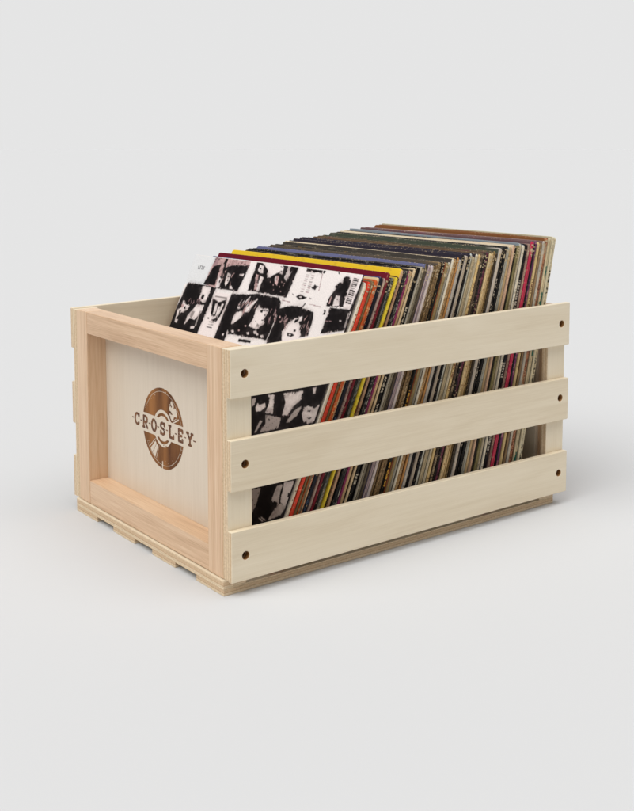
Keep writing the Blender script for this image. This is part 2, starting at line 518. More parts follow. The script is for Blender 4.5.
def sleeve_body(t, h, front, spine, second, r_near, r_far, ink_amt, bow):
    """A rounded-corner board packet: outline ring, slightly smaller front and back rings, faces between."""
    def outline(inset):
        pts = []
        y0, y1, z0, z1 = inset, SW - inset, inset, h - inset
        for (cy, cz, a0, r) in ((y0, z0, 180, 1.0), (y1, z0, 270, 1.0), (y1, z1, 0, r_far), (y0, z1, 90, r_near)):
            r = max(0.4, r - inset)
            oy = cy + r if cy == y0 else cy - r
            oz = cz + r if cz == z0 else cz - r
            for k in range(6):
                a = math.radians(a0 + 90 * k / 5)
                pts.append((oy + r * math.cos(a), oz + r * math.sin(a)))
        # split the two long edges at the top and near side so they can wander a little
        out = []
        n = len(pts)
        for i in range(n):
            p, q = pts[i], pts[(i + 1) % n]
            out.append(p)
            d = math.hypot(q[0] - p[0], q[1] - p[1])
            if d > 60:
                for k in range(1, 14):
                    out.append((p[0] + (q[0] - p[0]) * k / 14, p[1] + (q[1] - p[1]) * k / 14))
        return out
    bm = bmesh.new()
    rings = []
    ph = rng.uniform(0, 6.28); amp = rng.uniform(0.1, 0.55)
    e = min(0.5, t * 0.22)
    for x, ins in ((0.0, 2.2), (0.0, e), (e, 0.0), (t - e, 0.0), (t, e), (t, 2.2)):
        ring_ = []
        for (y, z) in outline(ins):
            zz = z
            if z > h * 0.5:
                zz = z + amp * math.sin(y / SW * 5.0 + ph) * (z / h)
            b_ = bow * math.sin(math.pi * min(max(y / SW, 0), 1)) * (z / h) ** 2
            ring_.append(bm.verts.new(((x + b_) * MM, y * MM, zz * MM)))
        rings.append(ring_)
    n = len(rings[0])
    for a, c in zip(rings[:-1], rings[1:]):
        for i in range(n):
            bm.faces.new((a[i], a[(i + 1) % n], c[(i + 1) % n], c[i]))
    bm.faces.new(list(reversed(rings[0])))
    bm.faces.new(rings[-1])
    bmesh.ops.recalc_face_normals(bm, faces=bm.faces)
    me = bpy.data.meshes.new('record_sleeve')
    bm.to_mesh(me); bm.free()
    nv = len(me.vertices)
    co = np.empty(nv * 3, np.float32); me.vertices.foreach_get('co', co); co = co.reshape(-1, 3)
    tint = np.tile(np.array(lin4(front), np.float32), (nv, 1))
    tint[co[:, 1] < 1.2 * MM] = lin4(spine)
    inkc = np.tile(np.array(lin4(second), np.float32), (nv, 1))
    wear = np.zeros((nv, 4), np.float32); wear[:, 3] = ink_amt
    idx = np.repeat(np.arange(6), n)
    wear[(idx >= 1) & (idx <= 4), 0] = 1.0
    wear[(idx >= 2) & (idx <= 3), 0] = 0.75
    color_attr(me, 'tint', tint); color_attr(me, 'ink', inkc); color_attr(me, 'wear', wear)
    return me


def spine_mesh(t, h, c0, c1, style, r):
    """The spine: a strip bulging slightly outwards with its print."""
    nr, nc = 200, 5
    z0, z1 = 1.5, h - max(2.0, r * 0.9)
    base = np.array(lin(c0)); alt = np.array(lin(c1)); pale = np.array(lin((214, 196, 164)))
    zs = np.linspace(z0, z1, nr)
    col = np.tile(base, (nr, nc, 1))
    nz = np.array([rng.random() for _ in range(nr)])
    slow = np.interp(np.arange(nr), np.arange(0, nr + 12, 12), [rng.random() for _ in range(len(np.arange(0, nr + 12, 12)))])
    def run(a, c, dens, cols, colour):
        for i in range(a, c):
            if rng.random() < dens:
                for j in cols:
                    if rng.random() < 0.85:
                        col[i, j] = colour
    if style == 'split':
        cut = int(nr * 0.42)
        col[:cut] = alt
        run(cut, int(nr * .95), 0.12, (1, 2, 3), np.array(lin((225, 170, 110))))
    elif style == 'motley':
        for i in range(nr):
            for j in range(nc):
                v = 0.5 * slow[i] + 0.5 * rng.random()
                if v > 0.52: col[i, j] = alt * rng.uniform(0.7, 1.2)
                elif v < 0.2: col[i, j] = np.array(lin((226, 204, 168))) * rng.uniform(0.7, 1.0)
    elif style == 'text':
        for a in range(8, nr - 20, 46):
            run(a + rng.randint(0, 6), a + rng.randint(22, 38), 0.55, (1, 2, 3), alt)
    elif style == 'tinytext':
        for a, c in ((150, 176), (60, 110), (118, 140), (15, 45)):
            run(a, c, 0.6, (2, 3), alt)
    elif style == 'letters':
        i = 18
        while i < nr - 12:
            if rng.random() < 0.12: i += 7; continue
            shape = rng.randint(0, 3)
            for k in range(3):
                for j in (1, 2, 3):
                    if shape == 0 and (k != 1 or j == 2): col[i + k, j] = alt
                    if shape == 1 and (k == 0 or j != 2): col[i + k, j] = alt
                    if shape == 2 and (k != 1 or j == 1): col[i + k, j] = alt
                    if shape == 3 and not (k == 1 and j == 3): col[i + k, j] = alt
            i += 4
            if i > nr * 0.86: break
    elif style == 'lines':
        col[:, 1] = alt; col[:, 3] = 0.5 * alt + 0.5 * base
    elif style == 'blot':
        for _ in range(5):
            a = rng.randint(5, nr - 30); run(a, a + rng.randint(6, 22), 0.8, range(nc), alt)
        run(5, nr - 5, 0.06, (2,), pale)
    elif style == 'amber':
        for a, c, q in ((128, 138, alt), (96, 108, alt), (70, 76, np.array(lin((190, 60, 70)))), (40, 58, alt), (150, 154, alt)):
            run(a, c, 0.9, range(nc), q)
    elif style == 'teal':
        for a, c in ((18, 40), (60, 84), (112, 134), (146, 160), (172, 180)):
            for i in range(a, c):
                for j in range(nc):
                    if j >= 1 + rng.random() * 1.2 - (0.8 if 3 < i - a < c - a - 4 else 0): col[i, j] = alt
    elif style == 'worn':
        run(4, nr - 4, 0.16, (0, 4), alt); run(4, nr - 4, 0.05, (1, 2, 3), alt)
    else:
        run(4, nr - 4, 0.10, (0, 4), alt)
        run(10, nr - 10, 0.03, (1, 2, 3), alt)
    if t > 3.9:                       # fat sleeves are folded double: dark of a middle slot painted into the colour
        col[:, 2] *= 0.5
    # rubbed edges and a soft unevenness of the print
    run(0, nr, 0.05, (0,), pale * 0.7); run(0, nr, 0.05, (4,), pale * 0.7)
    run(nr - 10, nr, 0.35, range(nc), pale * 0.8)
    g = col.mean(2, keepdims=True)
    col = (col * 0.92 + g * 0.08) * np.array((1.07, 0.99, 0.86))
    col *= (0.84 + 0.24 * slow[:, None, None] + 0.1 * (nz[:, None, None] - 0.5))
    # finer print: every row doubled, lettering broken up
    col = np.repeat(col, 2, axis=0)
    if style in ('text', 'letters', 'tinytext', 'motley', 'blot'):
        drop = np.array([[rng.random() < 0.2 for _ in range(nc)] for _ in range(nr * 2)])
        col[drop] = base * 0.9
    nr *= 2
    zs = np.linspace(z0, z1, nr)
    xs = np.linspace(0.12, t - 0.12, nc)
    prof = -0.5 * np.sqrt(np.maximum(0, 1 - ((xs - t / 2) / (t / 2)) ** 2)) - 0.06
    verts = [(x * MM, p * MM, z * MM) for z in zs for x, p in zip(xs, prof)]
    faces = [(i * nc + j, i * nc + j + 1, (i + 1) * nc + j + 1, (i + 1) * nc + j) for i in range(nr - 1) for j in range(nc - 1)]
    me = bpy.data.meshes.new('spine')
    me.from_pydata(verts, [], faces)
    rgba = np.ones((nr * nc, 4), np.float32); rgba[:, :3] = np.clip(col.reshape(-1, 3), 0.004, 0.9)
    color_attr(me, 'print', rgba)
    for p in me.polygons: p.use_smooth = True
    return me


GROUP = 'records filed in the wooden crate'
RECORDS = [
    (54.8, 25.77, 3.52, 4.15, 317.1, (228, 218, 200), (150, 120, 100), 'worn', (225, 215, 200), 'cream spine pressed between the black and white collage cover and the orange-red spine'),
    (59.5, 25.68, 4.48, 4.12, 316.1, (222, 62, 36), (240, 120, 80), 'plain', (200, 60, 40), 'bright orange-red spine right behind the black and white collage cover'),
    (65.4, 25.56, 3.08, 4.09, 317.1, (126, 104, 70), (80, 66, 44), 'plain', (120, 100, 70), 'olive tan spine between the orange-red spine and the burnt orange one'),
    (69.5, 25.48, 3.81, 4.06, 317.2, (205, 92, 34), (120, 100, 75), 'split', (190, 90, 40), 'burnt orange spine that turns tan towards its foot'),
    (74.5, 25.38, 3.11, 4.03, 318.2, (226, 196, 150), (190, 70, 40), 'motley', (225, 205, 160), 'cream spine speckled with red and yellow beside the burnt orange one'),
    (78.6, 25.3, 4.33, 4.01, 319.2, (28, 30, 42), (60, 80, 110), 'blot', (52, 58, 110), 'navy black spine under the thin blue strip ahead of the maroon cover'),
    (84.3, 25.19, 2.66, 3.98, 317.2, (176, 150, 140), (70, 50, 50), 'text', (150, 120, 110), 'pinkish grey spine with dark lettering in front of the maroon spine'),
    (87.8, 25.12, 3.64, 3.96, 324.3, (118, 24, 42), (70, 14, 28), 'plain', (112, 14, 36), 'maroon record sleeve whose dark red front shows ahead of the yellow one'),
    (92.6, 25.03, 3.41, 3.93, 317.3, (40, 34, 34), (20, 18, 18), 'plain', (60, 50, 50), 'thin black spine just behind the maroon sleeve'),
    (97.1, 24.94, 3.67, 3.9, 316.3, (120, 122, 112), (40, 44, 44), 'motley', (110, 110, 100), 'mottled grey green spine in front of the lime yellow spine'),
    (101.9, 24.85, 2.95, 3.87, 317.3, (226, 202, 44), (190, 160, 30), 'plain', (210, 180, 60), 'lime yellow spine, the brightest yellow line in the row'),
    (106.1, 24.71, 3.45, 3.85, 318.4, (52, 30, 24), (120, 40, 36), 'blot', (70, 40, 30), 'dark brown spine with a red patch low down behind the lime yellow spine'),
    (111.8, 24.41, 3.72, 3.83, 324.4, (196, 156, 126), (140, 90, 70), 'worn', (248, 206, 46), 'record sleeve with bright yellow front and worn pinkish tan spine'),
    (117.8, 24.08, 2.75, 3.79, 321.5, (38, 38, 40), (120, 120, 118), 'text', (36, 34, 34), 'black spine with grey lettering directly behind the yellow front'),
    (122.3, 23.84, 2.01, 3.71, 320.5, (70, 68, 66), (206, 200, 190), 'text', (36, 34, 34), 'charcoal spine flecked with white in front of the magenta one'),
    (125.6, 23.66, 2.52, 3.65, 319.5, (146, 54, 98), (90, 30, 70), 'plain', (60, 50, 55), 'thin magenta spine before the wide tan one'),
    (129.6, 23.44, 4.3, 3.57, 319.6, (206, 174, 132), (170, 136, 98), 'worn', (44, 38, 34), 'wide tan spine with a rubbed pale top corner beside the magenta one'),
    (136.6, 23.06, 2.8, 3.44, 319.6, (222, 198, 160), (170, 136, 98), 'plain', (50, 44, 40), 'pale buff spine touching the black one with bold white lettering'),
    (141.2, 22.82, 4.36, 3.36, 320.7, (22, 20, 20), (214, 206, 190), 'letters', (20, 18, 22), 'black spine with bold white lettering down its length'),
    (148.1, 22.46, 2.06, 3.23, 320.7, (170, 162, 146), (90, 84, 76), 'plain', (30, 28, 30), 'thin warm grey spine hugging the white lettered black spine'),
    (151.1, 22.35, 3.63, 3.17, 319.8, (96, 86, 68), (150, 146, 132), 'lines', (60, 55, 50), 'dark olive spine with a pale edge behind the white lettered black spine'),
    (156.3, 22.15, 3.91, 3.06, 321.8, (84, 74, 60), (60, 50, 40), 'plain', (112, 114, 152), 'record sleeve with a periwinkle blue front and drab brown spine'),
    (162.0, 21.93, 3.41, 2.98, 321.9, (188, 166, 160), (70, 64, 120), 'lines', (100, 102, 146), 'pink grey spine with an indigo line beside the periwinkle front'),
    (166.9, 21.74, 3.95, 2.94, 319.9, (204, 192, 194), (150, 140, 150), 'plain', (40, 40, 60), 'pale lilac white spine behind the indigo lined one'),
    (172.6, 21.53, 3.44, 2.89, 319.0, (132, 108, 74), (90, 70, 46), 'motley', (60, 52, 46), 'foremost of three mottled brown spines behind the lilac white one'),
    (177.5, 21.34, 3.73, 2.85, 319.1, (116, 92, 60), (160, 130, 90), 'motley', (50, 46, 44), 'middle of three mottled brown spines behind the lilac white one'),
    (182.9, 21.13, 4.28, 2.8, 321.1, (142, 116, 80), (90, 70, 50), 'motley', (96, 84, 72), 'rearmost of three mottled brown spines, next to the black and amber spine'),
    (189.1, 20.9, 2.96, 2.75, 321.2, (26, 24, 22), (206, 152, 36), 'amber', (60, 56, 50), 'black spine carrying an amber yellow blob'),
    (193.3, 20.74, 1.62, 2.72, 320.2, (150, 84, 52), (90, 50, 36), 'plain', (60, 52, 48), 'hair thin rust brown spine just behind the black and amber one'),
    (195.6, 20.65, 4.07, 2.7, 320.3, (150, 130, 88), (110, 94, 62), 'plain', (70, 62, 50), 'khaki spine between the black and amber spine and a pale grey one'),
    (201.5, 20.43, 2.72, 2.65, 320.4, (188, 184, 172), (140, 138, 130), 'lines', (60, 56, 52), 'pale grey spine ahead of the broad caramel brown spine'),
    (205.4, 20.28, 2.46, 2.62, 322.4, (222, 214, 196), (170, 160, 140), 'plain', (70, 64, 58), 'bone white spine touching the broad caramel brown one'),
    (208.9, 20.15, 4.95, 2.59, 324.0, (168, 130, 84), (206, 170, 120), 'motley', (236, 216, 182), 'broad caramel brown spine under the thick cream front strip'),
    (216.0, 19.88, 2.76, 2.53, 322.6, (190, 136, 76), (130, 90, 50), 'plain', (60, 52, 56), 'thin ginger spine on the far side of the broad caramel one'),
    (219.9, 19.73, 4.44, 2.5, 320.6, (184, 178, 172), (120, 116, 114), 'plain', (56, 50, 60), 'smooth light grey spine just behind the caramel brown one'),
    (226.3, 19.48, 3.35, 2.45, 323.7, (20, 19, 20), (50, 48, 50), 'plain', (48, 42, 54), 'slim black spine under the plum black front strip'),
    (231.1, 19.3, 3.93, 2.41, 324.3, (194, 180, 164), (150, 138, 124), 'lines', (52, 46, 58), 'pinkish beige spine standing between two slim black ones'),
    (236.7, 19.09, 3.1, 2.36, 324.4, (22, 21, 22), (40, 38, 40), 'plain', (50, 44, 56), 'slim black spine between pinkish beige and bluish white ones'),
    (241.1, 18.92, 3.4, 2.33, 325.4, (196, 198, 192), (120, 126, 130), 'plain', (48, 42, 54), 'slim bluish white spine that rises above its neighbours'),
    (245.9, 18.74, 5.41, 2.29, 321.0, (186, 170, 138), (150, 136, 108), 'worn', (48, 42, 54), 'broad sand coloured spine behind the slim bluish white one'),
    (253.6, 18.45, 3.44, 2.23, 322.1, (224, 214, 190), (160, 150, 126), 'lines', (50, 44, 52), 'ivory spine filling the space between the sand and butter yellow ones'),
    (258.5, 18.26, 4.03, 2.19, 323.2, (220, 190, 132), (120, 60, 40), 'text', (46, 42, 50), 'butter yellow spine with rust marks beside the broad sand one'),
    (264.2, 18.04, 3.77, 2.17, 323.3, (84, 70, 58), (170, 150, 120), 'blot', (112, 88, 66), 'dark olive brown spine with pale scuffs above'),
    (269.5, 17.84, 2.91, 2.15, 323.4, (34, 28, 28), (200, 180, 140), 'plain', (90, 76, 62), 'black spine between the dark olive brown and dark plum ones'),
    (273.7, 17.68, 4.38, 2.13, 323.5, (62, 36, 52), (120, 60, 80), 'motley', (100, 84, 66), 'dark plum spine between olive brown and butter cream'),
    (279.9, 17.45, 4.71, 2.11, 323.6, (220, 194, 146), (180, 140, 90), 'worn', (84, 76, 62), 'butter cream spine just behind the dark plum one'),
    (286.5, 17.19, 2.96, 2.08, 322.7, (198, 168, 118), (150, 116, 76), 'worn', (66, 72, 60), 'honey tan spine with worn edges next to butter cream'),
    (290.7, 17.03, 2.67, 2.06, 322.8, (140, 112, 64), (90, 70, 40), 'motley', (80, 76, 62), 'dull mustard brown spine following the honey tan one'),
    (294.5, 16.89, 2.98, 2.05, 319.9, (70, 60, 48), (40, 34, 30), 'plain', (70, 66, 60), 'thin charcoal brown spine after the honey tan one'),
    (298.7, 16.73, 4.49, 2.03, 324.5, (196, 186, 176), (140, 130, 124), 'plain', (74, 80, 66), 'light grey spine in front of the black one with pale ticks'),
    (305.0, 16.49, 3.31, 2.0, 324.6, (40, 36, 36), (190, 180, 170), 'text', (60, 60, 54), 'black spine ticked with pale lettering'),
    (309.7, 16.31, 3.02, 1.98, 324.2, (18, 18, 18), (60, 60, 60), 'plain', (34, 34, 34), 'plain deep black spine beside a pale cool grey edge'),
    (313.9, 16.15, 2.43, 1.97, 325.3, (40, 40, 40), (214, 210, 200), 'lines', (34, 34, 34), 'white lined black spine touching the slim cool grey one'),
    (317.3, 16.02, 3.65, 1.95, 323.4, (168, 170, 162), (110, 120, 118), 'plain', (70, 76, 72), 'slim cool grey spine before the wide fawn one'),
    (322.5, 15.83, 4.28, 1.93, 325.0, (190, 164, 124), (160, 134, 98), 'worn', (238, 220, 190), 'wide fawn spine under a long cream front strip'),
    (328.5, 15.6, 3.38, 1.91, 325.1, (206, 170, 144), (160, 120, 100), 'plain', (226, 208, 180), 'pinkish fawn spine right behind the wide fawn one'),
    (333.2, 15.42, 3.09, 1.89, 325.7, (36, 30, 26), (70, 60, 50), 'plain', (26, 24, 26), 'slim near black spine behind the wide fawn one'),
    (337.5, 15.25, 4.65, 1.87, 322.8, (136, 126, 84), (96, 88, 56), 'plain', (80, 84, 80), 'olive green spine ahead of the pale stone one'),
    (344.1, 15.0, 3.74, 1.85, 325.5, (196, 184, 160), (150, 140, 120), 'worn', (140, 150, 158), 'pale stone spine under the grey blue front strip'),
    (349.3, 14.8, 3.45, 1.83, 325.1, (226, 218, 200), (150, 140, 120), 'text', (120, 128, 134), 'off white spine ahead of the black one lettered in white beside crimson'),
    (354.1, 14.62, 5.04, 1.81, 325.2, (26, 22, 24), (214, 206, 196), 'letters', (40, 36, 44), 'black spine with white lettering in front of the crimson pink one'),
    (361.2, 14.35, 2.85, 1.78, 323.4, (172, 140, 124), (110, 84, 74), 'motley', (120, 96, 96), 'narrow dusty rose brown spine touching the crimson pink one'),
    (365.2, 14.2, 5.09, 1.76, 325.0, (202, 46, 84), (150, 30, 60), 'plain', (110, 84, 86), 'crimson pink spine, the only pink one in the row'),
    (372.3, 13.93, 3.52, 1.74, 323.6, (24, 22, 34), (50, 46, 70), 'plain', (60, 50, 60), 'narrow blue black spine right behind the crimson pink one'),
    (377.3, 13.72, 3.85, 1.72, 324.8, (110, 50, 100), (180, 120, 140), 'text', (130, 100, 100), 'purple spine with faint lettering beside the blue black one'),
    (382.8, 13.49, 4.52, 1.7, 324.9, (218, 192, 136), (110, 70, 50), 'text', (190, 160, 130), 'cream yellow spine with brown lettering after the purple one'),
    (389.3, 13.21, 2.92, 1.67, 324.1, (150, 124, 92), (110, 90, 66), 'plain', (120, 90, 70), 'narrow tan spine before a pale grey one near the rear'),
    (393.5, 13.04, 3.91, 1.66, 325.2, (190, 184, 172), (150, 144, 134), 'plain', (130, 110, 100), 'narrow pale grey spine near the rear of the row'),
    (399.1, 12.81, 5.24, 1.64, 327.1, (196, 136, 100), (120, 70, 50), 'motley', (140, 90, 52), 'salmon speckled spine under the long brown front at the rear'),
    (406.6, 12.49, 5.61, 1.61, 327.7, (214, 200, 166), (24, 112, 100), 'teal', (134, 88, 54), 'cream spine stained with big teal patches'),
    (414.6, 12.16, 7.64, 1.6, 327.7, (218, 208, 178), (50, 46, 40), 'tinytext', (200, 190, 160), 'last sleeve of the row, ivory spine with small dark lettering'),
]

